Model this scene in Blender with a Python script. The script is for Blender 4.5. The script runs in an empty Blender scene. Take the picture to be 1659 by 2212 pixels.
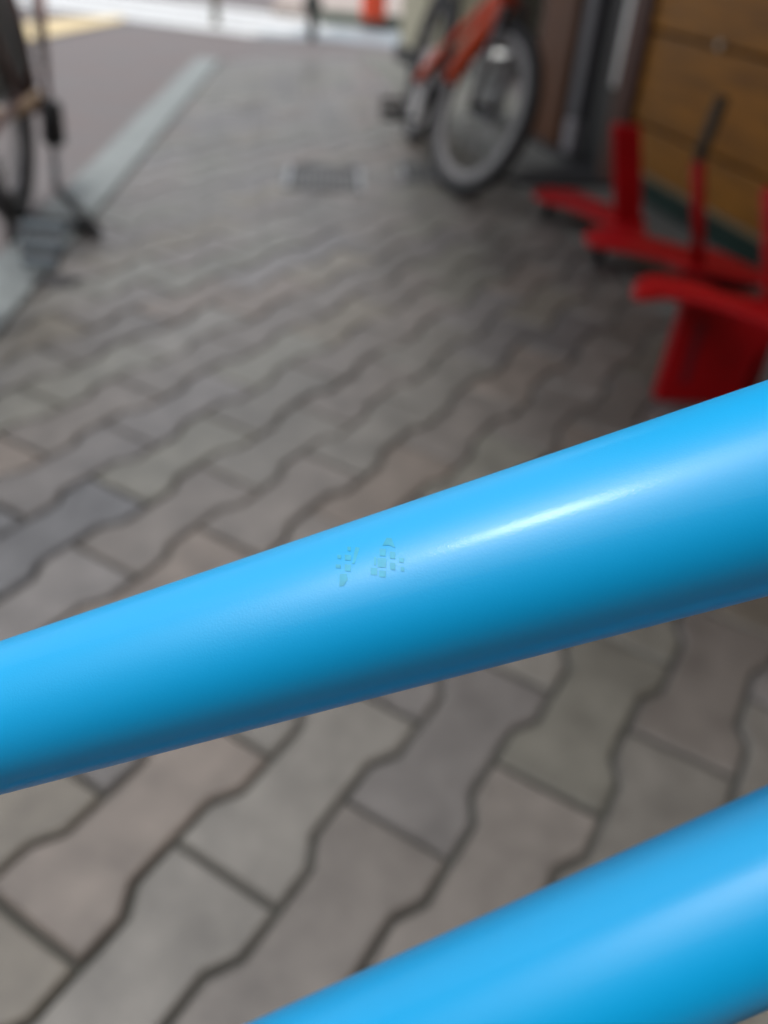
import bpy, bmesh, math, random
import numpy as np
from mathutils import Vector, Matrix
random.seed(7)
R_ = math.radians
scene = bpy.context.scene
COL = scene.collection

# ------------------------------------------------------------------ camera
FPX, PITCH, ROLL, YAW, CAMH = 1800.0, R_(35.23), R_(4.84), R_(-5.4), 0.8
PW, PH = 1659.0, 2212.0
PCX, PCY = PW / 2, PH / 2
def ray(x, y):
    """direction seen at picture position (x, y) of a 1659 x 2212 picture"""
    a = (x - PCX) / FPX; b = -(y - PCY) / FPX
    c, s = math.cos(ROLL), math.sin(ROLL); a, b = c * a - s * b, s * a + c * b
    X, Y, Z = a, math.cos(PITCH) + b * math.sin(PITCH), -math.sin(PITCH) + b * math.cos(PITCH)
    c, s = math.cos(YAW), math.sin(YAW)
    v = np.array([c * X - s * Y, s * X + c * Y, Z]); return v / np.linalg.norm(v)
EYE = np.array([0, 0, CAMH])
def gnd(x, y, z=0.0):
    v = ray(x, y); return EYE + v * ((z - CAMH) / v[2])
def on_y(x, y, Y):
    v = ray(x, y); return EYE + v * (Y / v[1])
cam_d = bpy.data.cameras.new('camera'); cam = bpy.data.objects.new('camera', cam_d); COL.objects.link(cam)
scene.camera = cam
cam_d.sensor_fit = 'VERTICAL'; cam_d.sensor_height = 24.0; cam_d.lens = FPX / PH * 24.0
cam_d.clip_start = 0.01; cam_d.clip_end = 1000
fw = Vector(ray(PCX, PCY)); rt = Vector(ray(PCX + 500, PCY)) - Vector(ray(PCX - 500, PCY)); rt.normalize()
rt = (rt - fw * rt.dot(fw)).normalized(); upv = rt.cross(fw)
M = Matrix((rt, upv, -fw)).transposed().to_4x4(); M.translation = Vector(EYE); cam.matrix_world = M
cam_d.dof.use_dof = True; cam_d.dof.focus_distance = 0.168; cam_d.dof.aperture_fstop = 5.1; cam_d.dof.aperture_blades = 0

# ------------------------------------------------------------------ sky, sun, exposure
world = bpy.data.worlds.new('World'); scene.world = world; world.use_nodes = True
wn, wl = world.node_tree.nodes, world.node_tree.links
wn.clear()
SUN_DIR = Vector((-0.20, -0.095, 0.975)).normalized()       # towards the sun
sun_el = math.asin(SUN_DIR.z); sun_az = math.atan2(SUN_DIR.x, SUN_DIR.y)
sky = wn.new('ShaderNodeTexSky'); sky.sky_type = 'NISHITA'; sky.sun_disc = False
sky.sun_elevation = sun_el; sky.sun_rotation = sun_az; sky.air_density = 1.0; sky.dust_density = 4.0; sky.ozone_density = 1.0
hs = wn.new('ShaderNodeHueSaturation'); hs.inputs['Saturation'].default_value = 0.35
bg = wn.new('ShaderNodeBackground'); bg.inputs['Strength'].default_value = 0.12
wo = wn.new('ShaderNodeOutputWorld')
wl.new(sky.outputs[0], hs.inputs['Color']); wl.new(hs.outputs[0], bg.inputs['Color']); wl.new(bg.outputs[0], wo.inputs['Surface'])
sun_d = bpy.data.lights.new('sun', 'SUN'); sun_d.energy = 0.6; sun_d.angle = R_(10); sun_d.color = (1.0, 0.97, 0.93)
sun = bpy.data.objects.new('sun', sun_d); COL.objects.link(sun)
sun.rotation_euler = SUN_DIR.to_track_quat('Z', 'Y').to_euler(); sun.location = (0, 0, 6)
scene.view_settings.view_transform = 'Standard'; scene.view_settings.look = 'None'
scene.view_settings.exposure = 1.05; scene.view_settings.gamma = 1.0
scene.view_settings.use_curve_mapping = False
scene.render.engine = 'CYCLES'

# ------------------------------------------------------------------ helpers
class MB:
    def __init__(self): self.v, self.f = [], []
    def poly(self, pts, faces):
        o = len(self.v); self.v += [tuple(map(float, q)) for q in pts]; self.f += [tuple(i + o for i in fc) for fc in faces]; return self
    def box(self, c, s, ax=None):
        c = np.array(c, float); X, Y, Z = ax if ax is not None else np.eye(3)
        X, Y, Z = [np.array(a, float) for a in (X, Y, Z)]
        p = [c + X * s[0] / 2 * i + Y * s[1] / 2 * j + Z * s[2] / 2 * k for k in (-1, 1) for j in (-1, 1) for i in (-1, 1)]
        return self.poly(p, [(0, 2, 3, 1), (4, 5, 7, 6), (0, 1, 5, 4), (2, 6, 7, 3), (0, 4, 6, 2), (1, 3, 7, 5)])
    def tube(self, pts, rad, n=16, cap=True, squash=None):
        pts = [np.array(q, float) for q in pts]
        if not hasattr(rad, '__len__'): rad = [rad] * len(pts)
        ref = None; o = len(self.v)
        for i, q in enumerate(pts):
            t = pts[min(i + 1, len(pts) - 1)] - pts[max(i - 1, 0)]; t = t / np.linalg.norm(t)
            if ref is None:
                ref = np.array([0, 0, 1.0]) if abs(t[2]) < .9 else np.array([1.0, 0, 0])
            a = np.cross(t, ref); a /= np.linalg.norm(a); b = np.cross(a, t); ref = b
            for k in range(n):
                th = 2 * math.pi * k / n
                self.v.append(tuple(q + rad[i] * (math.cos(th) * a + math.sin(th) * b)))
        for i in range(len(pts) - 1):
            for k in range(n):
                k2 = (k + 1) % n
                self.f.append((o + i * n + k, o + i * n + k2, o + (i + 1) * n + k2, o + (i + 1) * n + k))
        if cap:
            self.f.append(tuple(o + k for k in reversed(range(n)))); e = o + (len(pts) - 1) * n
            self.f.append(tuple(e + k for k in range(n)))
        return self
    def ring(self, c, ax, R, prof, n=64, a0=0.0, a1=2 * math.pi):
        """sweep a closed profile [(radial, axial)] around axis ax at c"""
        c = np.array(c, float); ax = np.array(ax, float); ax /= np.linalg.norm(ax)
        u = np.cross(ax, [0, 0, 1.0] if abs(ax[2]) < .95 else [0, 1.0, 0]); u /= np.linalg.norm(u); w = np.cross(ax, u)
        full = abs(a1 - a0 - 2 * math.pi) < 1e-6; m = n if full else n + 1; o = len(self.v); k = len(prof)
        for i in range(m):
            th = a0 + (a1 - a0) * i / n; e = math.cos(th) * u + math.sin(th) * w
            for (dr, da) in prof: self.v.append(tuple(c + e * (R + dr) + ax * da))
        for i in range(n):
            i2 = (i + 1) % m
            for j in range(k):
                j2 = (j + 1) % k
                self.f.append((o + i * k + j, o + i * k + j2, o + i2 * k + j2, o + i2 * k + j))
        if not full:
            self.f.append(tuple(o + j for j in reversed(range(k)))); self.f.append(tuple(o + n * k + j for j in range(k)))
        return self
    def prism(self, outline, org, ux, uy, depth):
        """extrude a 2D outline placed at org with axes ux, uy along their normal by depth"""
        org, ux, uy = [np.array(q, float) for q in (org, ux, uy)]; nz = np.cross(ux, uy); nz /= np.linalg.norm(nz); n = len(outline)
        a = [org + ux * x + uy * y for x, y in outline]; b = [q + nz * depth for q in a]
        return self.poly(a + b, [tuple(reversed(range(n))), tuple(range(n, 2 * n))] + [(i, (i + 1) % n, n + (i + 1) % n, n + i) for i in range(n)])
    def build(self, name, mat, parent=None, smooth=False, bevel=0.0, base=None, seg=2):
        org = np.array(parent['_org'] if parent is not None and '_org' in parent else (base if base is not None else (0, 0, 0)), float)
        me = bpy.data.meshes.new(name)
        me.from_pydata([tuple(np.array(q) - org) for q in self.v], [], self.f); me.update()
        bm = bmesh.new(); bm.from_mesh(me); bmesh.ops.recalc_face_normals(bm, faces=bm.faces); bm.to_mesh(me); bm.free()
        me.materials.append(mat)
        o = bpy.data.objects.new(name, me); COL.objects.link(o)
        if smooth:
            for pl in me.polygons: pl.use_smooth = len(pl.vertices) <= 4
        if bevel:
            md = o.modifiers.new('bevel', 'BEVEL'); md.width = bevel; md.segments = seg; md.limit_method = 'ANGLE'
        if parent is not None: o.parent = parent
        else: o.location = tuple(org)
        o['_org'] = [float(q) for q in org]
        return o
def tag(o, label=None, cat=None, group=None, kind=None):
    for k, v in (('label', label), ('category', cat), ('group', group), ('kind', kind)):
        if v: o[k] = v
    return o
def thing(name, loc, label, cat, group=None):
    o = bpy.data.objects.new(name, None); COL.objects.link(o); o.location = tuple(float(q) for q in loc); o.empty_display_size = .05
    o['_org'] = [float(q) for q in loc]
    return tag(o, label, cat, group)

# ------------------------------------------------------------------ materials
def mat(name, col, rough=0.6, metal=0.0, var=0.0, vscale=8.0, bump=0.0, bscale=60.0, coat=0.0, obj_col=False, stretch=None, col2=None, spec=None):
    m = bpy.data.materials.new(name); m.use_nodes = True; nt = m.node_tree; N, L = nt.nodes, nt.links
    b = N['Principled BSDF']; b.inputs['Roughness'].default_value = rough; b.inputs['Metallic'].default_value = metal
    b.inputs['Coat Weight'].default_value = coat; b.inputs['Coat Roughness'].default_value = 0.15
    if spec is not None: b.inputs['Specular IOR Level'].default_value = spec
    tc = N.new('ShaderNodeTexCoord'); mp = N.new('ShaderNodeMapping'); L.new(tc.outputs['Object'], mp.inputs['Vector'])
    if stretch: mp.inputs['Scale'].default_value = stretch
    if obj_col:
        oi = N.new('ShaderNodeObjectInfo'); csrc = oi.outputs['Color']
        ad = N.new('ShaderNodeVectorMath'); ad.operation = 'ADD'
        sc = N.new('ShaderNodeVectorMath'); sc.operation = 'SCALE'; sc.inputs['Scale'].default_value = 37.0
        cb = N.new('ShaderNodeCombineXYZ')
        for k in range(3): L.new(oi.outputs['Random'], cb.inputs[k])
        L.new(cb.outputs[0], sc.inputs[0]); L.new(mp.outputs[0], ad.inputs[0]); L.new(sc.outputs[0], ad.inputs[1]); vec = ad.outputs[0]
    else:
        rgb = N.new('ShaderNodeRGB'); rgb.outputs[0].default_value = (*col, 1); csrc = rgb.outputs[0]; vec = mp.outputs[0]
    if var:
        nz = N.new('ShaderNodeTexNoise'); nz.inputs['Scale'].default_value = vscale; nz.inputs['Detail'].default_value = 6; nz.inputs['Roughness'].default_value = .65
        L.new(vec, nz.inputs['Vector'])
        if col2:
            mx = N.new('ShaderNodeMix'); mx.data_type = 'RGBA'; rp = N.new('ShaderNodeMapRange')
            rp.inputs['From Min'].default_value = .35; rp.inputs['From Max'].default_value = .65; rp.inputs['To Max'].default_value = var
            L.new(nz.outputs['Fac'], rp.inputs['Value']); L.new(rp.outputs[0], mx.inputs['Factor']); L.new(csrc, mx.inputs['A']); mx.inputs['B'].default_value = (*col2, 1)
            csrc = mx.outputs['Result']
        else:
            rp = N.new('ShaderNodeMapRange'); rp.inputs['From Min'].default_value = .3; rp.inputs['From Max'].default_value = .7
            rp.inputs['To Min'].default_value = 1 - var; rp.inputs['To Max'].default_value = 1 + var
            h = N.new('ShaderNodeHueSaturation'); L.new(nz.outputs['Fac'], rp.inputs['Value']); L.new(rp.outputs[0], h.inputs['Value']); L.new(csrc, h.inputs['Color']); csrc = h.outputs[0]
    L.new(csrc, b.inputs['Base Color'])
    if bump:
        n2 = N.new('ShaderNodeTexNoise'); n2.inputs['Scale'].default_value = bscale; n2.inputs['Detail'].default_value = 5; L.new(vec, n2.inputs['Vector'])
        bp = N.new('ShaderNodeBump'); bp.inputs['Strength'].default_value = bump; bp.inputs['Distance'].default_value = .003
        L.new(n2.outputs['Fac'], bp.inputs['Height']); L.new(bp.outputs[0], b.inputs['Normal'])
    return m
Mt = {
 'paver': mat('paver_concrete', (.15, .15, .15), .42, var=.28, vscale=17, bump=.2, bscale=160, obj_col=True, spec=.65),
 'bed': mat('joint_sand', (.052, .054, .049), .9, var=.35, vscale=30),
 'kerb': mat('kerb_concrete', (.22, .245, .245), .8, var=.15, vscale=12, bump=.3, bscale=120),
 'asphalt': mat('asphalt', (.142, .134, .135), .8, var=.35, vscale=1.6, bump=.5, bscale=220, col2=(.165, .115, .105)),
 'white_paint': mat('road_paint_white', (.62, .64, .64), .6, var=.12, vscale=20),
 'yellow_paint': mat('road_paint_yellow', (.62, .50, .28), .6, var=.15, vscale=15),
 'gutter': mat('pale_gutter', (.25, .29, .315), .55, var=.1, vscale=6),
 'apron': mat('apron_concrete', (.15, .153, .14), .8, var=.2, vscale=9, bump=.3, bscale=120),
 'far_pave': mat('far_pavement', (.34, .29, .26), .8, var=.15, vscale=3),
 'far_kerb': mat('far_kerb', (.12, .15, .12), .8, var=.15, vscale=8),
 'wood': mat('stained_timber', (.37, .15, .008), .55, var=.35, vscale=5, bump=.2, bscale=30, stretch=(3, .5, 6)),
 'wood_dark': mat('dark_timber', (.03, .015, .008), .6, var=.3, vscale=10, stretch=(3, 3, .4)),
 'wood_red': mat('brown_post_timber', (.12, .042, .012), .6, var=.3, vscale=10, stretch=(3, 3, .4)),
 'plinth': mat('green_plinth', (.012, .045, .034), .5, var=.2, vscale=12),
 'lip': mat('plinth_lip', (.30, .24, .14), .6, var=.15),
 'cream': mat('cream_render', (.40, .385, .29), .8, var=.08, vscale=14),
 'cream_light': mat('cream_panel', (.58, .56, .42), .7, var=.08, vscale=20),
 'blackrub': mat('black_rubber', (.012, .012, .013), .6, var=.2, vscale=20),
 'blackpl': mat('black_plastic', (.012, .0125, .014), .45),
 'steel': mat('brushed_steel', (.62, .63, .63), .32, metal=1.0, var=.08, vscale=30),
 'alu': mat('grey_aluminium', (.42, .43, .43), .4, metal=.9),
 'greymetal': mat('grey_painted_metal', (.12, .117, .125), .5),
 'tyre_grey': mat('grey_sidewall', (.16, .155, .15), .75, var=.1),
 'rim_grey': mat('grey_rim', (.24, .235, .235), .5),
 'red': mat('red_enamel', (.46, .002, .006), .5, var=.10, vscale=14, spec=.25),
 'orange': mat('orange_paint', (.70, .075, .012), .4),
 'white_pl': mat('white_plastic', (.82, .83, .83), .4),
 'maroon': mat('maroon_paint', (.15, .036, .018), .4, var=.2, vscale=20),
 'tan': mat('tan_strap', (.50, .37, .25), .6),
 'pedal_grey': mat('blue_grey_plastic', (.075, .10, .12), .55),
 'tan_post': mat('tan_post_paint', (.13, .11, .07), .6),
 'dark_post': mat('dark_post_paint', (.045, .05, .045), .6),
 'cone': mat('orange_drum_plastic', (.85, .09, .03), .5),
 'grate': mat('cast_iron', (.06, .063, .065), .55, metal=.3, var=.2),
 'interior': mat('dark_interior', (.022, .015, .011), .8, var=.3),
 'shade_canopy': mat('shade_canopy_canvas', (.16, .13, .10), .8),
 'saddle': mat('black_vinyl', (.02, .02, .02), .45),
}
def blue_paint(name, spots=True):
    m = bpy.data.materials.new(name); m.use_nodes = True; N, L = m.node_tree.nodes, m.node_tree.links
    b = N['Principled BSDF']; b.inputs['Roughness'].default_value = .45; b.inputs['Coat Weight'].default_value = .22; b.inputs['Coat Roughness'].default_value = .09
    tc = N.new('ShaderNodeTexCoord')
    nz = N.new('ShaderNodeTexNoise'); nz.inputs['Scale'].default_value = 9; nz.inputs['Detail'].default_value = 4; L.new(tc.outputs['Object'], nz.inputs['Vector'])
    rp = N.new('ShaderNodeMapRange'); rp.inputs['To Min'].default_value = .94; rp.inputs['To Max'].default_value = 1.06; L.new(nz.outputs['Fac'], rp.inputs['Value'])
    h = N.new('ShaderNodeHueSaturation'); h.inputs['Color'].default_value = (.0, .36, .74, 1); L.new(rp.outputs[0], h.inputs['Value'])
    vo = N.new('ShaderNodeTexVoronoi'); vo.inputs['Scale'].default_value = 110; L.new(tc.outputs['Object'], vo.inputs['Vector'])   # rare dust specks
    lt = N.new('ShaderNodeMath'); lt.operation = 'LESS_THAN'; lt.inputs[1].default_value = .035; L.new(vo.outputs['Distance'], lt.inputs[0])
    sep = N.new('ShaderNodeSeparateColor'); L.new(vo.outputs['Color'], sep.inputs[0])
    gt = N.new('ShaderNodeMath'); gt.operation = 'GREATER_THAN'; gt.inputs[1].default_value = .93; L.new(sep.outputs[0], gt.inputs[0])
    mu = N.new('ShaderNodeMath'); mu.operation = 'MULTIPLY'; L.new(lt.outputs[0], mu.inputs[0]); L.new(gt.outputs[0], mu.inputs[1])
    mx = N.new('ShaderNodeMix'); mx.data_type = 'RGBA'; mx.inputs['B'].default_value = (.01, .04, .08, 1); L.new(mu.outputs[0], mx.inputs['Factor']); L.new(h.outputs[0], mx.inputs['A'])
    L.new(mx.outputs['Result'], b.inputs['Base Color'])
    n2 = N.new('ShaderNodeTexNoise'); n2.inputs['Scale'].default_value = 2400; n2.inputs['Detail'].default_value = 3; L.new(tc.outputs['Object'], n2.inputs['Vector'])
    bp = N.new('ShaderNodeBump'); bp.inputs['Strength'].default_value = .09; bp.inputs['Distance'].default_value = .0003
    L.new(n2.outputs['Fac'], bp.inputs['Height']); L.new(bp.outputs[0], b.inputs['Normal']); L.new(bp.outputs[0], b.inputs['Coat Normal'])
    return m
Mt['blue'] = blue_paint('blue_frame_paint')
Mt['residue'] = mat('sticker_residue', (.03, .37, .57), .5, var=.15, vscale=200)

# ------------------------------------------------------------------ ground, road, kerb, paving
ROAD_Z = -0.03
def sheet(name, pts, z, m, kind='structure'):
    return tag(MB().poly([(q[0], q[1], z) for q in pts], [tuple(range(len(pts)))]).build(name, m), kind=kind)
sheet('road', [(-250, -250), (250, -250), (250, 250), (-250, 250)], ROAD_Z, Mt['asphalt'])
KX0, KX1 = -0.88, -0.72
def edge_x(y): return .84 - .1556 * (y - 2.51)          # paving edge along the shop
def wall_x(y): return 1.2 - .1733 * (y - 3.19)          # shop front
FA, FB = np.array([KX1, 6.14]), np.array([.62, 7.03])   # far end of the paving
def far_y(x): return FA[1] + (FB[1] - FA[1]) * (x - FA[0]) / (FB[0] - FA[0])
Y0 = -1.6
pavement = sheet('pavement', [(KX1 - .01, Y0), (edge_x(Y0), Y0), (edge_x(6.9), far_y(edge_x(6.9))), (KX1 - .01, far_y(KX1))], -0.011, Mt['bed'])
apron = tag(MB().prism([(edge_x(Y0) + .003, Y0), (wall_x(Y0) + .3, Y0), (wall_x(6.3) + .3, 6.3), (wall_x(6.95) - .02, 6.95), (edge_x(6.9) + .003, 6.9)], (0, 0, ROAD_Z), (1, 0, 0), (0, 1, 0), .028).build('pavement_apron', Mt['apron'], bevel=.003), kind='structure')
kerb = tag(thing('kerb', (KX0, 2.0, ROAD_Z), None, None), kind='structure')
y = Y0
while y < 6.0:
    y2 = min(y + .6, far_y(KX1) - .02)
    MB().prism([(KX0, y + .003), (KX1 - .004, y + .003), (KX1 - .004, y2 - .003), (KX0, y2 - .003)], (0, 0, ROAD_Z - .05), (1, 0, 0), (0, 1, 0), .085 + random.uniform(0, .002)).build('kerb_stone', Mt['kerb'], kerb, bevel=.008)
    y = y2 if y2 > y + .3 else 9
# dog-bone concrete pavers laid in running bond, strips at 61 degrees to the camera heading
PL, PWD, TH = .286, .118, R_(61.4) + YAW
uS = np.array([math.cos(TH), math.sin(TH)]); uN = np.array([uS[1], -uS[0]])
Q0 = gnd(585, 1955)[:2]                                  # one joint end seen in the picture
GAP, AMP = .0072, .0095
def w_half(s):                                           # half width along the stone
    e = PL / 2 - abs(s); k = min(max((e / PL - .19) / .11, 0), 1); return PWD / 2 + AMP * (1 - 2 * k) - GAP / 2
SS = [-PL / 2 + GAP / 2, -.31 * PL, -.2 * PL, .2 * PL, .31 * PL, PL / 2 - GAP / 2]
OUT = [(s, -w_half(s)) for s in SS] + [(s, w_half(s)) for s in reversed(SS)]
def clip(poly, n, c):                                    # keep n.p <= c
    out = []
    for i in range(len(poly)):
        a, b = np.array(poly[i]), np.array(poly[(i + 1) % len(poly)]); da, db = n @ a - c, n @ b - c
        if da <= 0: out.append(tuple(a))
        if da * db < 0: out.append(tuple(a + (b - a) * da / (da - db)))
    return out
def inset(poly, d):
    n = len(poly); out = []
    for i in range(n):
        a, b, c = [np.array(poly[(i + k) % n]) for k in (-1, 0, 1)]
        e1 = (b - a) / (np.linalg.norm(b - a) + 1e-9); e2 = (c - b) / (np.linalg.norm(c - b) + 1e-9)
        n1, n2 = np.array([-e1[1], e1[0]]), np.array([-e2[1], e2[0]])
        m_ = n1 + n2; m_ = m_ / max(m_ @ m_, .5) * 2 * .5 * 2
        out.append(tuple(b + m_ * d))
    return out
def paver_mb(poly):
    n = len(poly); top = inset(poly, .0035); mb = MB()
    pts = [(x, y, -.022) for x, y in poly] + [(x, y, -.0035) for x, y in poly] + [(x, y, 0) for x, y in top]
    fs = [tuple(range(2 * n, 3 * n))]
    for i in range(n):
        j = (i + 1) % n; fs += [(i, j, n + j, n + i), (n + i, n + j, 2 * n + j, 2 * n + i)]
    return mb.poly(pts, fs)
def mesh_of(mb, name):
    me = bpy.data.meshes.new(name); me.from_pydata(mb.v, [], mb.f); me.update(); me.materials.append(Mt['paver']); return me
shared = mesh_of(paver_mb(OUT), 'paver')
nE = np.array([1, .1556]); cE = .84 + .1556 * 2.51 - .004
dF = FB - FA; nF = np.array([-dF[1], dF[0]]); nF /= np.linalg.norm(nF); cF = nF @ FA - .004
TINTS = [((.150, .152, .150), 5), ((.150, .142, .142), 5), ((.143, .150, .138), 4), ((.158, .148, .125), 2), ((.165, .143, .132), 2), ((.138, .138, .150), 3), ((.120, .116, .116), 3)]
TL = [t for t, k in TINTS for _ in range(k)]
stones = []
for k in range(-30, 40):
    for m in range(-14, 30):
        s = (m + .5 + .5 * (k % 2)) * PL; n_ = (k - .5) * PWD
        c = Q0 + uS * s + uN * n_
        if not (KX1 - .3 < c[0] < edge_x(c[1]) + .3 and Y0 - .2 < c[1] < far_y(c[0]) + .4): continue
        wp = [tuple(c + uS * a + uN * -b) for a, b in OUT]
        cl = wp
        for nn, cc in ((np.array([-1., 0]), -(KX1 + .004)), (nE, cE), (nF, cF), (np.array([0, -1.]), -Y0)): cl = clip(cl, nn, cc) if len(cl) > 2 else []
        if len(cl) < 3: continue
        area = abs(sum(cl[i][0] * cl[(i + 1) % len(cl)][1] - cl[(i + 1) % len(cl)][0] * cl[i][1] for i in range(len(cl)))) / 2
        if area < 2e-4: continue
        stones.append((np.hypot(c[0], c[1] - .3) + (6 if c[1] < .1 else 0), c, cl, len(cl) == len(OUT) and max(np.hypot(*(np.array(cl[i]) - np.array(wp[i]))) for i in range(len(cl))) < 1e-6))
stones.sort(key=lambda t: t[0])
rest = MB()
for i, (d_, c, cl, whole) in enumerate(stones):
    tint = random.choice(TL); av_ = sum(tint) / 3; tint = tuple((av_ + (q - av_) * .65) * w_ for q, w_ in zip(tint, (1.05, 1.0, .92))); f_ = random.uniform(.77, .98); dz = random.uniform(-.0016, .0012)
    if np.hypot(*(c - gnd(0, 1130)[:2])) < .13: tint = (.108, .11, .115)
    if i >= 296:
        for q in [paver_mb(cl if sum(cl[j][0] * cl[(j + 1) % len(cl)][1] - cl[(j + 1) % len(cl)][0] * cl[j][1] for j in range(len(cl))) > 0 else cl[::-1])]:
            rest.poly(q.v, q.f)
        continue
    if whole:
        o = bpy.data.objects.new('paver', shared); o.location = (c[0], c[1], dz)
        o.rotation_euler = (random.gauss(0, .006), random.gauss(0, .006), TH + random.gauss(0, .006))
    else:
        loc = [tuple(np.array(q) - c) for q in cl]
        if sum(loc[j][0] * loc[(j + 1) % len(loc)][1] - loc[(j + 1) % len(loc)][0] * loc[j][1] for j in range(len(loc))) < 0: loc = loc[::-1]
        o = bpy.data.objects.new('paver', mesh_of(paver_mb(loc), 'paver_cut')); o.location = (c[0], c[1], dz)
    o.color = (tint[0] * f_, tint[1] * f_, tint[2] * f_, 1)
    COL.objects.link(o); o.parent = pavement
if rest.v:
    ro = rest.build('pavers_beyond', Mt['paver'], pavement); ro['kind'] = 'stuff'; ro.color = (.137, .131, .120, 1)

# road markings and the far side of the street
u2 = np.array([.905, -.426]); v2 = np.array([.426, .905]); c0 = np.array([-.66, 7.70])
for i, (a, b) in enumerate(((0, .34), (.42, .80), (.90, 1.28), (1.40, 1.80))):
    q = [c0 + v2 * a - u2 * 4.6, c0 + v2 * a - u2 * (.0 - .1 * i), c0 + v2 * b - u2 * (.05 - .1 * i), c0 + v2 * b - u2 * 4.6]
    sheet('crossing_stripe', [tuple(t) for t in q], ROAD_Z + .008, Mt['white_paint'])
P_ = lambda x, y: tuple(gnd(x, y, ROAD_Z)[:2])
ya, yb = np.array(P_(85, 86)), np.array(P_(262, 49)); yd = ya - yb
sheet('yellow_marking', [tuple(ya + yd * 1.2), tuple(yb), P_(268, 37), tuple(np.array(P_(85, 48)) + (np.array(P_(85, 48)) - np.array(P_(268, 37))) * 1.2)], ROAD_Z + .012, Mt['yellow_paint'])
sheet('gutter', [P_(556, 80), P_(700, 86), (1.2, 7.5), (6, 7.3), (6, 8.75), (1.0, 8.82), P_(700, 52), P_(566, 48)], ROAD_Z + .004, Mt['gutter'])
fp = tag(MB().prism([(-.62, 9.55), (-.14, 9.32), (8, 8.95), (30, 8), (30, 40), (-.62, 40)], (0, 0, ROAD_Z - .05), (1, 0, 0), (0, 1, 0), .14).build('far_pavement', Mt['far_pave']), kind='structure')
fk = tag(MB().prism([(-.14, 9.26), (-.14, 9.05), (8, 8.72), (8, 8.93)], (0, 0, ROAD_Z - .05), (1, 0, 0), (0, 1, 0), .16).build('far_kerb', Mt['far_kerb'], bevel=.01), kind='structure')

# ------------------------------------------------------------------ shop building
WN = np.array([-1, -.1733]); WN = WN / np.linalg.norm(WN); WD = np.array([-WN[1], WN[0]]); WD = WD * (1 if WD[1] > 0 else -1)
def wp(y, off=0.0): return np.array([wall_x(y), y]) + WN * off
def wall_piece(y0, y1, z0, z1, o0, o1):
    q = [wp(y0, o0), wp(y1, o0), wp(y1, o1), wp(y0, o1)]
    return MB().prism([tuple(t) for t in q], (0, 0, z0), (1, 0, 0), (0, 1, 0), z1 - z0)
shop = thing('shop_building', (*wp(1.0), 0), 'timber-clad shop front with green plinth, dark entrance and unseen added canopy along the pavement', 'building')
BZ = [.092, .246, .546, .846, 1.146, 1.446, 1.746, 2.046, 2.346]
for i in range(len(BZ) - 1):
    wall_piece(-2.4, 3.43, BZ[i] + .006, BZ[i + 1] - .006, -.03, .012 + random.uniform(-.002, .002)).build('board', Mt['wood'], shop, bevel=.006)
wall_piece(-2.4, 3.43, .0, 2.5, -.12, -.032).build('backing_wall', Mt['wood_dark'], shop)
wall_piece(-2.4, 3.43, .0, .082, -.03, .0).build('plinth', Mt['plinth'], shop, bevel=.003)
wall_piece(-2.4, 3.43, .083, .096, -.028, .022).build('plinth_lip', Mt['lip'], shop, bevel=.003)
jm = wall_piece(3.433, 3.57, 0, 2.4, -.08, .035).build('door_jamb', mat('jamb_timber', (.09, .03, .016), .55, var=.3, vscale=10, stretch=(3, 3, .4)), shop, bevel=.006)
wall_piece(3.575, 3.625, .33, 2.4, -.01, .03).build('steel_strip', Mt['steel'], shop, bevel=.006)
wall_piece(3.575, 3.625, .0, .327, -.01, .022).build('strip_foot', mat('dull_strip', (.10, .09, .075), .6), shop, bevel=.006)
wall_piece(3.63, 3.90, .02, 2.4, -.06, -.02).build('door_panel', Mt['blackpl'], shop, bevel=.004)
wall_piece(3.905, 4.02, .15, 2.4, -.05, .015).build('side_post', Mt['greymetal'], shop, bevel=.006)
wall_piece(3.91, 4.01, .012, .147, -.05, .02).build('post_shoe', mat('pale_shoe', (.34, .32, .33), .5), shop, bevel=.01)
wall_piece(4.06, 4.42, .0, 2.4, -.10, .03).build('entrance_post', Mt['wood_red'], shop, bevel=.008)
wall_piece(3.43, 4.5, -.028, .012, -.10, .07).build('threshold', Mt['blackrub'], shop, bevel=.006)
# recessed dark entrance
def inner(x0, y0, x1, y1, z0, z1): return MB().box(((x0 + x1) / 2, (y0 + y1) / 2, (z0 + z1) / 2), (x1 - x0, y1 - y0, z1 - z0))
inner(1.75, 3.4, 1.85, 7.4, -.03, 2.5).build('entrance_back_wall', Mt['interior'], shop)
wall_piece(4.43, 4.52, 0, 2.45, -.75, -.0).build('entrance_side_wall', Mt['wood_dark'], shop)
wall_piece(-2.4, 7.0, 2.40, 2.62, -2.6, .03).build('fascia', Mt['wood_dark'], shop)
wall_piece(-2.4, 7.0, 2.62, 5.6, -2.6, .0).build('upper_wall', Mt['cream'], shop)
inner(.95, 6.9, 2.4, 7.2, -.03, 2.4).build('end_wall', Mt['cream'], shop)
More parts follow.
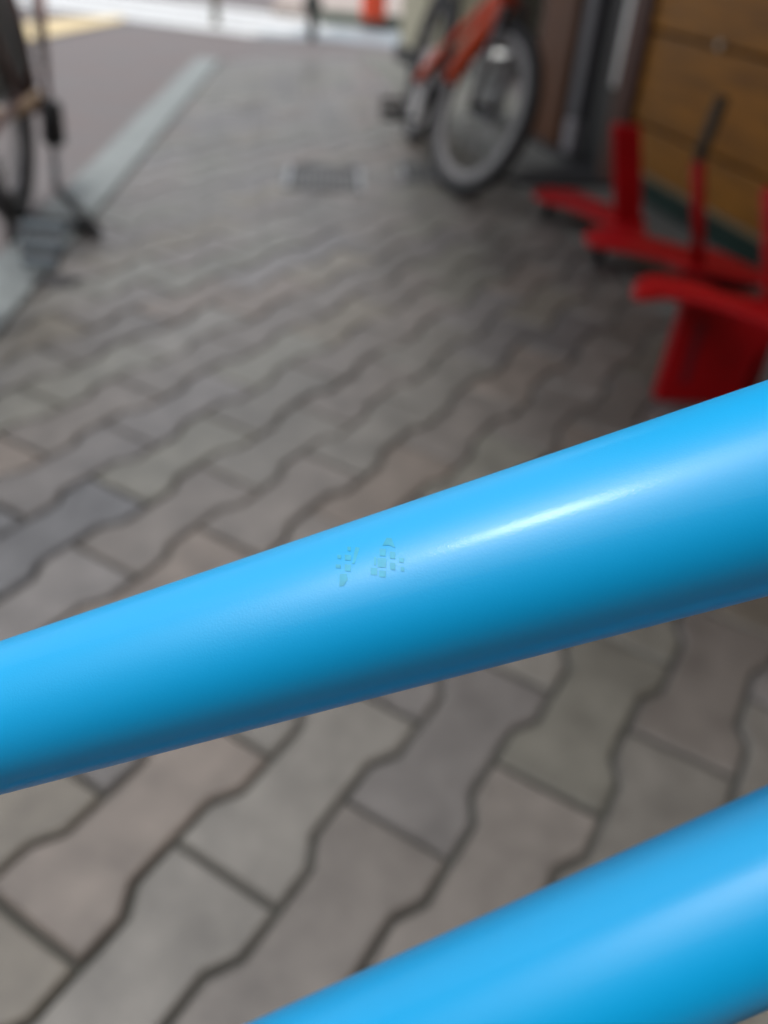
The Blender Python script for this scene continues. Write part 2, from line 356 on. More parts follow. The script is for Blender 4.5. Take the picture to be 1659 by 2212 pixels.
# canopy out of view, added to shade the shop front and paving
AW = MB(); a0, a1 = wp(.75, .03), wp(4.7, .03); b0, b1 = wp(.75, 1.75), wp(4.7, 1.0)
AW.poly([(*a0, 2.60), (*a1, 2.60), (*b1, 2.25), (*b0, 2.25), (*a0, 2.56), (*a1, 2.56), (*b1, 2.21), (*b0, 2.21)],
        [(0, 1, 2, 3), (7, 6, 5, 4), (0, 4, 5, 1), (1, 5, 6, 2), (2, 6, 7, 3), (3, 7, 4, 0)])
aw = AW.build('shade_canopy', Mt['shade_canopy'], shop)
MB().prism([(0, 0), (0, -.16), (np.linalg.norm(b1 - b0), -.16), (np.linalg.norm(b1 - b0), 0)], (*b0, 2.205), (*((b1 - b0) / np.linalg.norm(b1 - b0)), 0), (0, 0, 1), .006).build('shade_canopy_valance', Mt['shade_canopy'], aw)
# round bolt on the upper groove
bq = np.array([wall_x(2.967), 2.967]); bz = .553
MB().ring((*(bq + WN * .014), bz), (*WN, 0), .0, [(.0, -.004), (.015, -.004), (.013, .006), (.008, .009), (.0, .010)], n=20).build('bolt', mat('bolt_zinc', (.5, .47, .38), .4, metal=.6), shop, smooth=True)

# unseen building added on the left to keep low sky off the shop front
ob_ = thing('sky_blocker_building', (-5.5, -1.0, ROAD_Z), 'tall grey building on the left, unseen, added to block low sky', 'building')
inner(-11, -12, -5.5, 2.6, ROAD_Z, 9.0).build('wall', mat('grey_render', (.20, .19, .18), .8, var=.1, vscale=2), ob_)
inner(-11.2, -12.2, -5.35, 2.75, 9.0, 9.25).build('roof_edge', Mt['apron'], ob_)
for fl in range(3):
    for k in range(4):
        w_ = inner(-5.52, -9.6 + 3 * k, -5.46, -8.2 + 3 * k, 1.0 + 2.8 * fl, 2.3 + 2.8 * fl).build('window', Mt['alu'], ob_, bevel=.01)
        inner(-5.47, -9.5 + 3 * k, -5.452, -8.3 + 3 * k, 1.1 + 2.8 * fl, 2.2 + 2.8 * fl).build('pane', mat('window_glass', (.03, .035, .04), .08) if 'window_glass' not in bpy.data.materials else bpy.data.materials['window_glass'], w_)
# unseen shed added behind the viewer to darken tube undersides and near paving
sh = thing('blocker_shed', (.45, -2.0, 0), 'dark timber shed, unseen, added behind the viewer to block light', 'shed')
for k in range(13): inner(-.62 + .17 * k, -1.30, -.46 + .17 * k, -1.27, .0, 1.85).build('board', Mt['wood_dark'], sh, bevel=.004)
for k in range(9): inner(-.64, -2.75 + .165 * k, -.61, -2.595 + .165 * k, .0, 1.85).build('board', Mt['wood_dark'], sh, bevel=.004)
inner(-.605, -2.75, 1.56, -1.31, .0, 1.8).build('core', Mt['interior'], sh)
inner(-.72, -2.85, 1.62, -1.19, 1.86, 1.92).build('roof', Mt['greymetal'], sh, bevel=.006)
# cream pillar at the corner
pc = thing('corner_pillar', (.62, 6.5, 0), 'cream pillar with dark skirting at the far end of the shop', 'pillar')
pts = [(.465, 6.78), (.585, 6.28), (1.05, 6.33), (.95, 6.86)]
MB().prism(pts, (0, 0, .0), (1, 0, 0), (0, 1, 0), 2.4).build('shaft', Mt['cream'], pc, bevel=.01)
MB().prism([(.44, 6.80), (.565, 6.255), (1.07, 6.30), (.97, 6.89)], (0, 0, -.03), (1, 0, 0), (0, 1, 0), .13).build('skirting', Mt['blackpl'], pc, bevel=.006)
e1 = np.array([.465, .05]) / np.linalg.norm([.465, .05])
for i in range(9):
    q = np.array([.61, 6.279]) + e1 * (.048 * i)
    MB().box((q[0], q[1], 1.26), (.040, .022, 2.26), ((*e1, 0), (-e1[1], e1[0], 0), (0, 0, 1))).build('rib', Mt['cream_light'], pc, bevel=.006)

# ------------------------------------------------------------------ bicycles: wheel helper
def wheel(parent, c, ax, R, tr, spokes=28, rim_d=.022, m_tyre='blackrub', m_rim='alu', side=None, hub_w=.05, hub_r=.016, m_hub='alu'):
    c = np.array(c, float); ax = np.array(ax, float); ax /= np.linalg.norm(ax)
    tp = [(tr * math.cos(t), tr * 1.05 * math.sin(t)) for t in np.linspace(0, 2 * math.pi, 12, endpoint=False)]
    ty = MB().ring(c, ax, R - tr, tp, n=72).build('tyre', Mt[m_tyre], parent, smooth=True)
    if side:
        for sgn in (-1, 1):
            MB().ring(c, ax, R - tr, [(-.022, sgn * (tr * .72)), (.002, sgn * (tr * 1.075)), (.004, sgn * (tr * 1.05)), (-.02, sgn * (tr * .66))], n=72).build('sidewall', Mt[side], ty, smooth=True)
    MB().ring(c, ax, R - 2 * tr - .008, [(.012 - rim_d, -.010), (.012, -.013), (.012, .013), (.012 - rim_d, .010)], n=72).build('rim', Mt[m_rim], parent, smooth=True)
    MB().tube([c - ax * hub_w, c - ax * hub_w * .7, c + ax * hub_w * .7, c + ax * hub_w], [hub_r * .5, hub_r, hub_r, hub_r * .5], 16).build('hub', Mt[m_hub], parent, smooth=True)
    u = np.cross(ax, [0, 0, 1.0]); u /= np.linalg.norm(u); w = np.cross(ax, u); sp = MB()
    for k in range(spokes):
        th = 2 * math.pi * k / spokes; t2 = th + (.55 if k % 4 < 2 else -.55); s_ = (1 if k % 2 else -1) * hub_w * .6
        sp.tube([c + ax * s_ + (math.cos(t2) * u + math.sin(t2) * w) * hub_r * .95, c + (math.cos(th) * u + math.sin(th) * w) * (R - 2 * tr - .012)], .0011, 5)
    so = sp.build('spokes', Mt['steel'], parent); so['kind'] = 'stuff'
def arc(p0, p1, p2, n=8):
    p0, p1, p2 = [np.array(q, float) for q in (p0, p1, p2)]
    return [(1 - t) ** 2 * p0 + 2 * t * (1 - t) * p1 + t * t * p2 for t in np.linspace(0, 1, n)]

# ------------------------------------------------------------------ the blue bicycle right in front of the camera
PSI, KS = R_(3), 1.1
BLEAN = R_(12)                                          # the bike leans on its stand, top away from the viewer
hd = np.array([math.cos(PSI), math.sin(PSI), 0]); nb = np.cross(hd, [0, math.sin(BLEAN), math.cos(BLEAN)]); nb /= np.linalg.norm(nb)
C0 = ray(830, 1300) * .16 * KS
def hit(x, y): v = ray(x, y); return v * ((nb @ C0) / (nb @ v))
def pln(a, b): n = np.cross(ray(*a), ray(*b)); return n / np.linalg.norm(n)
TA, TB = hit(0, 1551), hit(1659, 1054); TD = (TB - TA) / np.linalg.norm(TB - TA); TLN = np.linalg.norm(TB - TA)
e_t, e_b = pln((0, 1385), (1659, 820)), pln((0, 1718), (1659, 1288))
rA, rB = [(abs(e_t @ q) + abs(e_b @ q)) / 2 for q in (TA, TB)]
def tt_r(s): return min(max(rA + (rB - rA) * s / TLN, .0135), .0235)
e_d = pln((530, 2212), (1659, 1695)); DR = .028
if e_d @ hit(1200, 2150) < 0: e_d = -e_d
DD = np.cross(nb, e_d); DD /= np.linalg.norm(DD); DD *= np.sign(DD @ hd)
vlow = np.cross(DD, ray(1658, 2183)); vlow /= np.linalg.norm(vlow); lo, hi = .01, .045
for it in range(40):                                     # radius for which the lower outline passes the corner of the picture
    DR = (lo + hi) / 2; DP = np.linalg.solve(np.array([nb, e_d, DD]), [nb @ C0, DR, 0])
    if abs(DP @ vlow) > DR: lo = DR
    else: hi = DR
print('DR', DR, 'rA', rA, 'rB', rB, 'TT slope', math.degrees(math.asin(TD[2])), 'DT slope', math.degrees(math.asin(DD[2])))
def bp(x, z):                                            # point of the frame plane at x along the bike, height z
    y = C0 + hd * ((x - C0 @ hd)); return np.array([y[0], y[1] + (z - CAMH - C0[2]) * math.tan(BLEAN), z])
def at_x(P, D, x): return P + D * ((x - P @ hd) / (D @ hd)) + EYE
def at_z(P, D, z): return P + D * ((z - CAMH - P[2]) / D[2]) + EYE
ht = at_x(TA, TD, .415); hdn = at_x(DP, DD, .425); bb = at_z(DP, DD, .315)
print('BLUE head', ht, hdn, 'bb', bb)
blue = thing('blue_bicycle', (bb[0], bb[1], 0), 'bright blue bicycle frame with thick glossy tubes crossing the foreground', 'bicycle')
hx = ht @ hd; HA = np.array([-math.cos(R_(68)), math.sin(R_(68))])    # steering axis direction (along, up)
hb = bp(.445, .735); htop = bp(.445 + HA[0] * .16, .735 + HA[1] * .16)
# seat tube
sd = np.array([-math.cos(R_(73)), math.sin(R_(73))])
A_ = np.array([[TD @ hd, -sd[0]], [TD[2], -sd[1]]]); tt0 = TA + EYE
sol = np.linalg.solve(A_, [bb @ hd - tt0 @ hd, bb[2] - tt0[2]])
sj = bb + hd * sd[0] * sol[1] + np.array([0, sd[1] * math.tan(BLEAN), sd[1]]) * sol[1]
s_lo, s_hi = sol[0], (ht - tt0) @ TD
n_ = 60; ss = np.linspace(s_lo, s_hi, n_)
top_tube = MB().tube([tt0 + TD * s for s in ss], [tt_r(s) for s in ss], 200).build('top_tube', Mt['blue'], blue, smooth=True)
dl = np.linspace(0, np.linalg.norm(hdn - bb), 30)
MB().tube([bb + DD * s for s in dl], DR, 160).build('down_tube', Mt['blue'], blue, smooth=True)
st_top = sj + (hd * sd[0] + np.array([0, sd[1] * math.tan(BLEAN), sd[1]])) * .06
MB().tube([bb, st_top], .0165, 32).build('seat_tube', Mt['blue'], blue, smooth=True)
MB().tube([hb, htop], .026, 32).build('head_tube', Mt['blue'], blue, smooth=True)
sp_top = st_top + (hd * sd[0] + np.array([0, sd[1] * math.tan(BLEAN), sd[1]])) * .17
MB().tube([st_top, sp_top], .0135, 24).build('seat_post', Mt['blackpl'], blue, smooth=True)
sdl = MB(); sx = sp_top + np.array([0, 0, .02])
prof = [(-.14, .07, .03), (-.10, .075, .04), (-.04, .055, .035), (.03, .03, .03), (.10, .022, .026), (.145, .012, .018)]
rings = []
for (a, w, hgt) in prof:
    c = sx + hd * a; ring_ = [c + nb * w * math.cos(t) + np.array([0, 0, hgt * (math.sin(t) if math.sin(t) > 0 else .5 * math.sin(t))]) for t in np.linspace(0, 2 * math.pi, 14, endpoint=False)]
    rings += ring_
k = 14; fs = [(i * k + j, i * k + (j + 1) % k, (i + 1) * k + (j + 1) % k, (i + 1) * k + j) for i in range(len(prof) - 1) for j in range(k)]
fs += [tuple(range(k)), tuple(reversed(range((len(prof) - 1) * k, len(prof) * k)))]
sdl.poly(rings, fs).build('saddle', Mt['saddle'], blue, smooth=True)
WR = .345; ra = bp(bb @ hd - .43, WR); fa = bp(.445 + .40 * math.cos(R_(68)) + .04, WR)
for sgn in (-1, 1):
    MB().tube([bb + nb * .03 * sgn, ra + nb * .065 * sgn], [.012, .008], 16).build('chainstay', Mt['blue'], blue, smooth=True)
    MB().tube([sj + nb * .018 * sgn, ra + nb * .065 * sgn], [.009, .007], 16).build('seatstay', Mt['blue'], blue, smooth=True)
    MB().tube([hb + nb * .045 * sgn - np.array([0, 0, .02]), fa + nb * .055 * sgn], [.016, .012], 16).build('fork_leg', Mt['blackpl'], blue, smooth=True)
    pd = bb + nb * .11 * sgn + hd * .165 * sgn
    MB().tube([bb + nb * .07 * sgn, bb + nb * .075 * sgn + hd * .165 * sgn], [.014, .010], 12).build('crank_arm', Mt['blackpl'], blue, smooth=True)
    MB().box(pd + nb * .03 * sgn, (.095, .085, .022), (hd, nb, (0, 0, 1))).build('pedal', Mt['blackpl'], blue, bevel=.006)
MB().box(hb - np.array([0, 0, .015]), (.05, .12, .04), (hd, nb, (0, 0, 1))).build('fork_crown', Mt['blackpl'], blue, bevel=.01)
MB().tube([bb - nb * .036, bb + nb * .036], .024, 24).build('bottom_bracket', Mt['blue'], blue, smooth=True)
MB().ring(bb + nb * .05, nb, .07, [(-.008, -.002), (.006, -.002), (.006, .002), (-.008, .002)], n=40).build('chainring', Mt['steel'], blue)
wheel(blue, ra, nb, WR, .026); wheel(blue, fa, nb, WR, .026)
stm = htop + hd * .06 + np.array([0, 0, .03])
MB().tube([htop, htop + np.array([HA[0] * hd[0], HA[0] * hd[1], HA[1]]) * .04, stm], .016, 16).build('stem', Mt['blackpl'], blue, smooth=True)
hb_o = MB().tube([stm + nb * .33 + hd * -.04, stm + nb * .12, stm, stm - nb * .12, stm - nb * .33 + hd * -.04], .0125, 16).build('handlebar', Mt['blackpl'], blue, smooth=True)
for sgn in (-1, 1):
    MB().tube([stm + nb * .21 * sgn + hd * -.017, stm + nb * .335 * sgn + hd * -.041], .0165, 16).build('grip', Mt['blackrub'], blue, smooth=True)
# residue of a peeled sticker on the top tube: thin flakes lying on the paint
def on_tt(x, y, lift=.0001):
    v = ray(x, y); t = .08
    for it in range(3):
        step = (.002, .0001, .000004)[it]
        while True:
            P = v * t; s = (P - TA) @ TD; ax = TA + TD * s
            if np.linalg.norm(P - ax) < tt_r(s) or t > .4: break
            t += step
        t -= step
    nrm = (P - ax) / np.linalg.norm(P - ax); return ax + nrm * (tt_r(s) + lift) + EYE
K6 = .2315; OX, OY = 603.5, 1042.3
def rc(a, b, c, d): return [(a, b), (c, b + 4), (c - 3, d), (a + 2, d - 5)]
marks = [[[(1000, 518), (1048, 522), (1082, 612), (1020, 585), (962, 592)], rc(935, 618, 995, 690), rc(915, 705, 1000, 795), rc(1030, 645, 1085, 715), rc(1032, 748, 1085, 818), rc(850, 795, 915, 865), rc(880, 692, 908, 775), rc(930, 822, 995, 885), rc(1115, 700, 1165, 752), rc(1132, 790, 1168, 832)],
         [rc(635, 600, 670, 642), rc(610, 675, 672, 730), rc(610, 765, 670, 832), rc(540, 675, 580, 715), rc(525, 765, 575, 802), [(710, 605), (752, 610), (703, 760), (680, 760)], [(565, 855), (628, 850), (640, 905), (600, 965), (560, 970)]]]
for cells in marks:
    mb = MB()
    for cell in cells:
        q = [on_tt(OX + K6 * x, OY + K6 * y) for x, y in cell]; c = on_tt(OX + K6 * sum(p[0] for p in cell) / len(cell), OY + K6 * sum(p[1] for p in cell) / len(cell))
        mb.poly(q + [c], [(i, (i + 1) % len(q), len(q)) for i in range(len(q))])
    ms = mb.build('sticker_residue', Mt['residue'], top_tube, smooth=True); ms['label'] = 'faint greenish flakes of a peeled sticker'

# ------------------------------------------------------------------ orange child's bicycle by the shop
Fc, Rc = gnd(985, 423), gnd(888, 306)
ob = thing('orange_bicycle', (*((Fc + Rc) / 2)[:2], 0), 'small orange bicycle with white chain guard, front wheel turned, parked by the shop entrance', 'bicycle')
OR = .295
wa = R_(-25); wdir = np.array([math.sin(wa), math.cos(wa), 0]); wax = np.cross(wdir, [0, 0, 1.0])
LEAN = np.array([.16, .03, 0]); wup = np.array([0, 0, 1.0]) + wax * .29; wup /= np.linalg.norm(wup); wax = np.cross(wdir, wup)
Fc = gnd(977, 420); fh = Fc + wup * OR
wheel(ob, fh, wax, OR, .024, spokes=24, m_rim='rim_grey', rim_d=.042, m_hub='blackpl', hub_w=.055, hub_r=.022)
hh = (Fc - Rc); hh /= np.linalg.norm(hh); hn = np.cross(hh, [0, 0, 1.0])
rh = Rc + np.array([0, 0, OR]) * .985 + LEAN * OR; rax = hn - np.array([0, 0, 1.0]) * (hn @ LEAN)
wheel(ob, rh, rax, OR, .024, spokes=24, m_rim='greymetal', m_hub='blackpl')
P1, P2 = on_y(1105, -12, 3.24), on_y(972, 172, 3.37)
head0 = P1 + np.array([.0, -.01, -.02]); crown = fh + wup * (OR + .03) + np.array([0, .02, 0])
hdt = head0 + (head0 - crown) / np.linalg.norm(head0 - crown) * .13
MB().tube([crown + (head0 - crown) * .25, hdt], .021, 20).build('head_tube', Mt['orange'], ob, smooth=True)
MB().tube([P1, (P1 + P2) / 2 + np.array([0, 0, .008]), P2], [.030, .032, .029], 24).build('down_tube', Mt['orange'], ob, smooth=True)
Q1, Q2 = on_y(1040, 28, 3.42), on_y(903, 172, 3.66)
MB().tube(arc(P1 + np.array([-.01, .01, .02]), Q1 + np.array([-.012, 0, .005]), Q2, 10), .018, 20).build('side_tube', Mt['orange'], ob, smooth=True)
BBo = P2 + np.array([-.01, .08, -.035])
MB().tube([BBo + hn * .04, BBo - hn * .04], .022, 20).build('bottom_bracket', Mt['greymetal'], ob, smooth=True)
stp = BBo - hh * .14 + np.array([0, 0, .36]) + LEAN * .36
MB().tube([BBo, stp], .016, 20).build('seat_tube', Mt['blackpl'], ob, smooth=True)
MB().tube([stp, stp + (stp - BBo) * .35], .012, 16).build('seat_post', Mt['steel'], ob, smooth=True)
s2 = stp + (stp - BBo) * .35
MB().prism([(-.13, -.07), (-.06, -.075), (.02, -.03), (.12, -.018), (.12, .018), (.02, .03), (-.06, .075), (-.13, .07)], s2, hh, hn, -.04).build('saddle', Mt['saddle'], ob, bevel=.012)
for sgn in (-1, 1):
    MB().tube([BBo + hn * .03 * sgn, rh + hn * .055 * sgn], .009, 12).build('chainstay', Mt['blackpl'], ob, smooth=True)
    MB().tube([stp + hn * .02 * sgn, rh + hn * .055 * sgn], .008, 12).build('seatstay', Mt['blackpl'], ob, smooth=True)
    MB().tube([crown + wax * .045 * sgn, fh + wax * .05 * sgn], [.014, .010], 14).build('fork_leg', Mt['greymetal'], ob, smooth=True)
MB().box(crown, (.05, .12, .035), (wdir, wax, wup)).build('fork_crown', Mt['greymetal'], ob, bevel=.01)
# white chain guard (rounded oblong) and pedal on the near side
G1, G2 = on_y(932, 118, 3.66), on_y(903, 255, 3.62)
gd = G2 - G1; gl = np.linalg.norm(gd); gd /= gl; gx = np.cross(gd, ray(915, 190)); gx /= np.linalg.norm(gx)
outl = [(.034 * math.cos(t), .034 * math.sin(t) - .0) for t in np.linspace(math.pi, 2 * math.pi, 9)]
outl = [(.026 * math.cos(t), .026 * math.sin(t)) for t in np.linspace(math.pi, 2 * math.pi, 9)] + [(.034 * math.cos(t), gl + .034 * math.sin(t)) for t in np.linspace(0, math.pi, 9)]
MB().prism(outl, G1, gx, gd, .018).build('chain_guard', Mt['white_pl'], ob, bevel=.006)
pp = on_y(848, 236, 3.55); cr = on_y(902, 262, 3.58)
MB().tube([BBo - hn * .05 if np.linalg.norm(BBo - hn * .05 - pp) < np.linalg.norm(BBo + hn * .05 - pp) else BBo + hn * .05, cr], [.012, .010], 12).build('crank_arm', Mt['blackpl'], ob, smooth=True)
pw = (cr - pp); pw[2] = 0; pw /= np.linalg.norm(pw); pn = np.array([-pw[1], pw[0], 0])
tl = np.array([0, math.cos(.9), math.sin(.9)])
pe = MB(); pe.tube([pp - pw * .045, cr + pw * .01], .007, 10)
for e in (-.036, .0, .036): pe.box(pp + tl * e, (.088, .012, .020), (pw, tl, np.cross(pw, tl)))
for e in (-.042, .036): pe.box(pp + pw * e, (.010, .084, .020), (pw, tl, np.cross(pw, tl)))
pe.build('pedal', Mt['blackpl'], ob)
hbc = hdt + (hdt - head0) * .8
MB().tube([hdt - (hdt - head0) * .2, hbc], .013, 14).build('stem', Mt['steel'], ob, smooth=True)
MB().tube([hbc + wax * .27 + wdir * .05, hbc + wax * .1, hbc - wax * .1, hbc - wax * .27 + wdir * .05], .011, 14).build('handlebar', Mt['blackpl'], ob, smooth=True)
MB().tube([BBo - hh * .06 + np.array([.03, 0, -.02]), gnd(940, 320) + np.array([.03, .05, .005])], .008, 10).build('kickstand', Mt['blackpl'], ob, smooth=True)

# galvanised pail in the entrance, seen through the front wheel
pb = np.array([.80, 4.70, -.002]); pail = thing('metal_pail', pb, 'small silver metal pail in the shop entrance, behind the orange bicycle\'s front wheel', 'pail')
MB().ring(pb, (0, 0, 1), 0.0, [(.001, .004), (.082, .0), (.088, .01), (.110, .29), (.116, .295), (.116, .304), (.107, .304), (.084, .014), (.001, .012)], n=40).build('body', mat('galvanised', (.66, .68, .67), .35, metal=.35, var=.15, vscale=18), pail, smooth=True)
MB().tube(arc(pb + np.array([-.113, 0, .28]), pb + np.array([0, -.14, .16]), pb + np.array([.113, 0, .28]), 14), .004, 8).build('handle', Mt['steel'], pail, smooth=True)

# ------------------------------------------------------------------ maroon city bicycle at the kerb on the left
Lw = gnd(40, 468); la = R_(-7); ld = np.array([math.sin(la), math.cos(la), 0]); ln = np.cross(ld, [0, 0, 1.0])   # ln points right of ld
LR = .33; lh = Lw + np.array([0, 0, LR])
lb = thing('maroon_bicycle', (*(Lw - ld * .5)[:2], 0), 'dark maroon city bicycle on its stand at the kerb, cut off by the left edge', 'bicycle')
wheel(lb, lh, ln, LR, .031, spokes=32, hub_w=.05, hub_r=.02, m_rim='greymetal')
lf = lh - ld * 1.12
wheel(lb, lf, ln, LR, .026, spokes=32, m_rim='greymetal')
mg = MB().ring(lh, ln, LR + .022, [(0, -.028), (.006, -.018), (.008, 0), (.006, .018), (0, .028), (-.003, 0)], n=48, a0=R_(185), a1=R_(385)).build('mudguard', Mt['maroon'], lb, smooth=True)
lbb = lh - ld * .47 + np.array([0, 0, -.05]); lst = lbb + ld * .15 + np.array([0, 0, .47])
lhead = lf + ld * .16 + np.array([0, 0, .42])
MB().tube([lbb, lst], .015, 18).build('seat_tube', Mt['maroon'], lb, smooth=True)
MB().tube(arc(lhead, lbb + np.array([0, 0, .12]) - ld * .1, lbb, 14), .019, 18).build('down_tube', Mt['maroon'], lb, smooth=True)
MB().tube([lhead - np.array([0, 0, .05]) - ld * .015, lhead + np.array([0, 0, .10]) + ld * .03], .019, 18).build('head_tube', Mt['maroon'], lb, smooth=True)
for sgn in (-1, 1):
    MB().tube([lst + ln * .02 * sgn, lh + ln * .062 * sgn], .010, 12).build('seatstay', Mt['maroon'], lb, smooth=True)
    MB().tube([lbb + ln * .03 * sgn, lh + ln * .062 * sgn], .011, 12).build('chainstay', Mt['maroon'], lb, smooth=True)
    MB().tube([lhead + ln * .03 * sgn - np.array([0, 0, .07]), lf + ln * .05 * sgn], .011, 12).build('fork_leg', Mt['maroon'], lb, smooth=True)
    MB().tube([lh + ln * .07 * sgn, lh + ln * .075 * sgn + ld * .04 + np.array([0, 0, .40])], .006, 10).build('rack_stay', Mt['greymetal'], lb, smooth=True)
rk = lh + ld * .02 + np.array([0, 0, .41])
rko = MB()
for e in (-.07, 0, .07): rko.tube([rk + ln * e - ld * .2, rk + ln * e + ld * .2], .006, 10)
for e in (-.2, 0, .2): rko.tube([rk - ln * .075 + ld * e, rk + ln * .075 + ld * e], .005, 10)
rko.build('rear_rack', Mt['greymetal'], lb, smooth=True)
MB().tube([lst, lst + (lst - lbb) * .3], .012, 14).build('seat_post', Mt['steel'], lb, smooth=True)
s3 = lst + (lst - lbb) * .3
MB().prism([(-.12, -.09), (-.05, -.095), (.03, -.04), (.13, -.02), (.13, .02), (.03, .04), (-.05, .095), (-.12, .09)], s3, -ld, -ln, -.06).build('saddle', Mt['saddle'], lb, bevel=.015)
hl = lhead + np.array([0, 0, .26]) + ld * .05
MB().tube([lhead + np.array([0, 0, .09]), hl], .012, 14).build('stem', Mt['steel'], lb, smooth=True)
MB().tube([hl + ln * .27 + ld * .14, hl + ln * .24, hl + ln * .05 - ld * .05, hl - ln * .05 - ld * .05, hl - ln * .24, hl - ln * .27 + ld * .14], .011, 12).build('handlebar', Mt['steel'], lb, smooth=True)
tq = lambda x, y, X: (lambda v: EYE + v * (X / v[0]))(ray(x, y))
MB().tube([tq(12, -40, -.95), tq(48, 100, -.95), tq(80, 240, -.95)], [.022, .022, .018], 16).build('wide_stay', Mt['maroon'], lb, smooth=True)
MB().tube([tq(66, -40, -.90), tq(84, 60, -.90), tq(92, 140, -.90)], [.011, .012, .008], 14).build('mudguard_stay', Mt['alu'], lb, smooth=True)
MB().tube([tq(88, -40, -.90), tq(93, 90, -.90), tq(104, 215, -.90)], [.012, .012, .010], 14).build('rack_leg', Mt['maroon'], lb, smooth=True)
dg = [(.29 * math.cos(t), .29 * math.sin(t)) for t in np.linspace(R_(8), R_(172), 20)] + [(.05 * math.cos(t), .05 * math.sin(t)) for t in np.linspace(R_(172), R_(8), 8)]
MB().prism(dg, lh + ln * .045, ld, (0, 0, 1), .004).build('dress_guard', mat('dark_guard', (.03, .032, .028), .5), lb)
# tan strap round the wheel, black hub brake and two-legged stand
tq = lambda x, y, X: (lambda v: EYE + v * (X / v[0]))(ray(x, y))
T1, T2 = tq(82, 204, -.90), tq(-30, 250, -1.0)
MB().tube(arc(T2, (T1 + T2) / 2 + np.array([.02, -.03, -.03]), T1, 12), .017, 14).build('strap', Mt['tan'], lb, smooth=True)
K1, K2 = tq(108, 212, -.87), tq(118, 318, -.87)
MB().tube([K1, K1 + (K2 - K1) * .1, K1 + (K2 - K1) * .9, K2], [.014, .033, .035, .018], 18).build('hub_brake', Mt['blackpl'], lb, smooth=True)
S0, S1 = tq(116, 325, -.86), gnd(150, 432, .09); S2 = gnd(216, 508, .012)
MB().tube([S0, S1 + np.array([-.03, 0, .03]), S1, (S1 + S2) / 2, S2 - (S2 - S1) * .08, S2], [.010, .012, .013, .015, .015, .010], 14).build('stand_leg', Mt['blackpl'], lb, smooth=True)
S3, S4 = gnd(35, 468, .015), gnd(205, 492, .015)
MB().tube([S3, S4], .016, 14).build('stand_foot', Mt['blackpl'], lb, smooth=True)
# left pedal with three rubber bars
pc_ = tq(92, 530, -.70); px_ = np.array([1, -.12, 0]); px_ /= np.linalg.norm(px_)
pt = np.array([0, .62, .78]); pt = pt - px_ * (pt @ px_); pt /= np.linalg.norm(pt); pz = np.cross(px_, pt)
pdl = MB()
for e, wd in ((-.044, .092), (.0, .116), (.044, .116)): pdl.box(pc_ + pt * e, (wd, .028, .028), (px_, pt, pz))
pob = pdl.build('pedal', Mt['pedal_grey'], lb, bevel=.009, seg=3)
MB().box(pc_ + pz * .004, (.095, .10, .010), (px_, pt, pz)).build('pedal_plate', Mt['blackpl'], pob, bevel=.004)
crq = pc_ - px_ * .075
MB().tube([crq + px_ * .03, crq], .007, 10).build('pedal_axle', Mt['steel'], pob, smooth=True)
MB().tube([crq, lbb + ln * .075], [.010, .014], 14).build('crank_arm', Mt['blackpl'], lb, smooth=True)

# ------------------------------------------------------------------ red wheel stands along the shop front
STG = 'red stands lined up along the shop front'
# nearest: upright plate with top arm, slot and arched cut-out
st = thing('wheel_stand', (.85, 1.59, 0), 'largest red metal stand, with a broad upright plate, nearest the blue tubes', 'stand', STG)
pl = [(.712, 0), (.90, 0), (.895, .03), (.893, .07), (.90, .115), (.925, .15), (.965, .17), (1.01, .175), (1.01, .225), (.90, .225), (.80, .240), (.716, .240)]
ux, uy = np.array([1, .0, 0]), np.array([0, 0, 1.0])
plate = MB().prism(pl, (0, 1.60, 0), ux, uy, .03).build('plate', Mt['red'], st, bevel=.004)
MB().prism([(.752, .045), (.772, .045), (.772, .185), (.752, .185)], (0, 1.572, 0), ux, uy, .004).build('slot', mat('slot_red', (.20, .003, .012), .6), plate, bevel=.001)
def traced(pts, z, dep):
    w = [gnd(a, b, z) for a, b in pts]; return MB().prism([(q[0], q[1]) for q in w], (0, 0, z), (1, 0, 0), (0, 1, 0), -dep)
traced([(1365, 622), (1376, 602), (1399, 590), (1440, 592), (1488, 600), (1530, 612), (1574, 634), (1659, 664), (1760, 700), (1760, 735), (1640, 690), (1560, 660), (1490, 643), (1461, 637), (1440, 634), (1400, 638), (1375, 640)], .252, .014).build('top_arm', Mt['red'], st, bevel=.006, seg=3)
p1, p2 = on_y(1668, 700, 1.63), on_y(1664, 410, 1.63)
MB().tube([p1 * np.array([1, 1, 0]), p1, p2], .017, 16).build('post', Mt['red'], st, smooth=True)
# middle: low arm and body, thin post with a dark grip
st2 = thing('wheel_stand', (.95, 2.42, 0), 'red metal stand with a thin post and dark slanted grip, middle of three', 'stand', STG)
traced([(1261, 505), (1275, 492), (1309, 488), (1388, 503), (1440, 520), (1484, 531), (1540, 535), (1600, 562), (1660, 588), (1660, 612), (1560, 592), (1479, 578), (1442, 560), (1362, 540), (1300, 529), (1270, 524)], .085, .014).build('base_arm', Mt['red'], st2, bevel=.006, seg=3)
fb = gnd(1560, 600, .03); MB().box((fb[0], fb[1] + .03, .027), (.2, .05, .054)).build('foot_block', Mt['blackpl'], st2, bevel=.004)
fb = gnd(1300, 512, .08); MB().box((fb[0], fb[1], .027), (.03, .03, .054)).build('front_foot', Mt['blackpl'], st2, bevel=.003)
yy = gnd(1507, 570, .085)[1]; q1, q2, q3 = on_y(1508, 572, yy), on_y(1508, 348, yy), on_y(1562, 208, yy)
MB().tube([q1, q2], .017, 16).build('post', Mt['red'], st2, smooth=True)
MB().tube([q2 + (q2 - q3) * .03, q2 + (q3 - q2) * .05, q3], [.012, .0155, .0165], 16).build('grip', mat('grip_rubber', (.045, .04, .028), .7), st2, smooth=True)
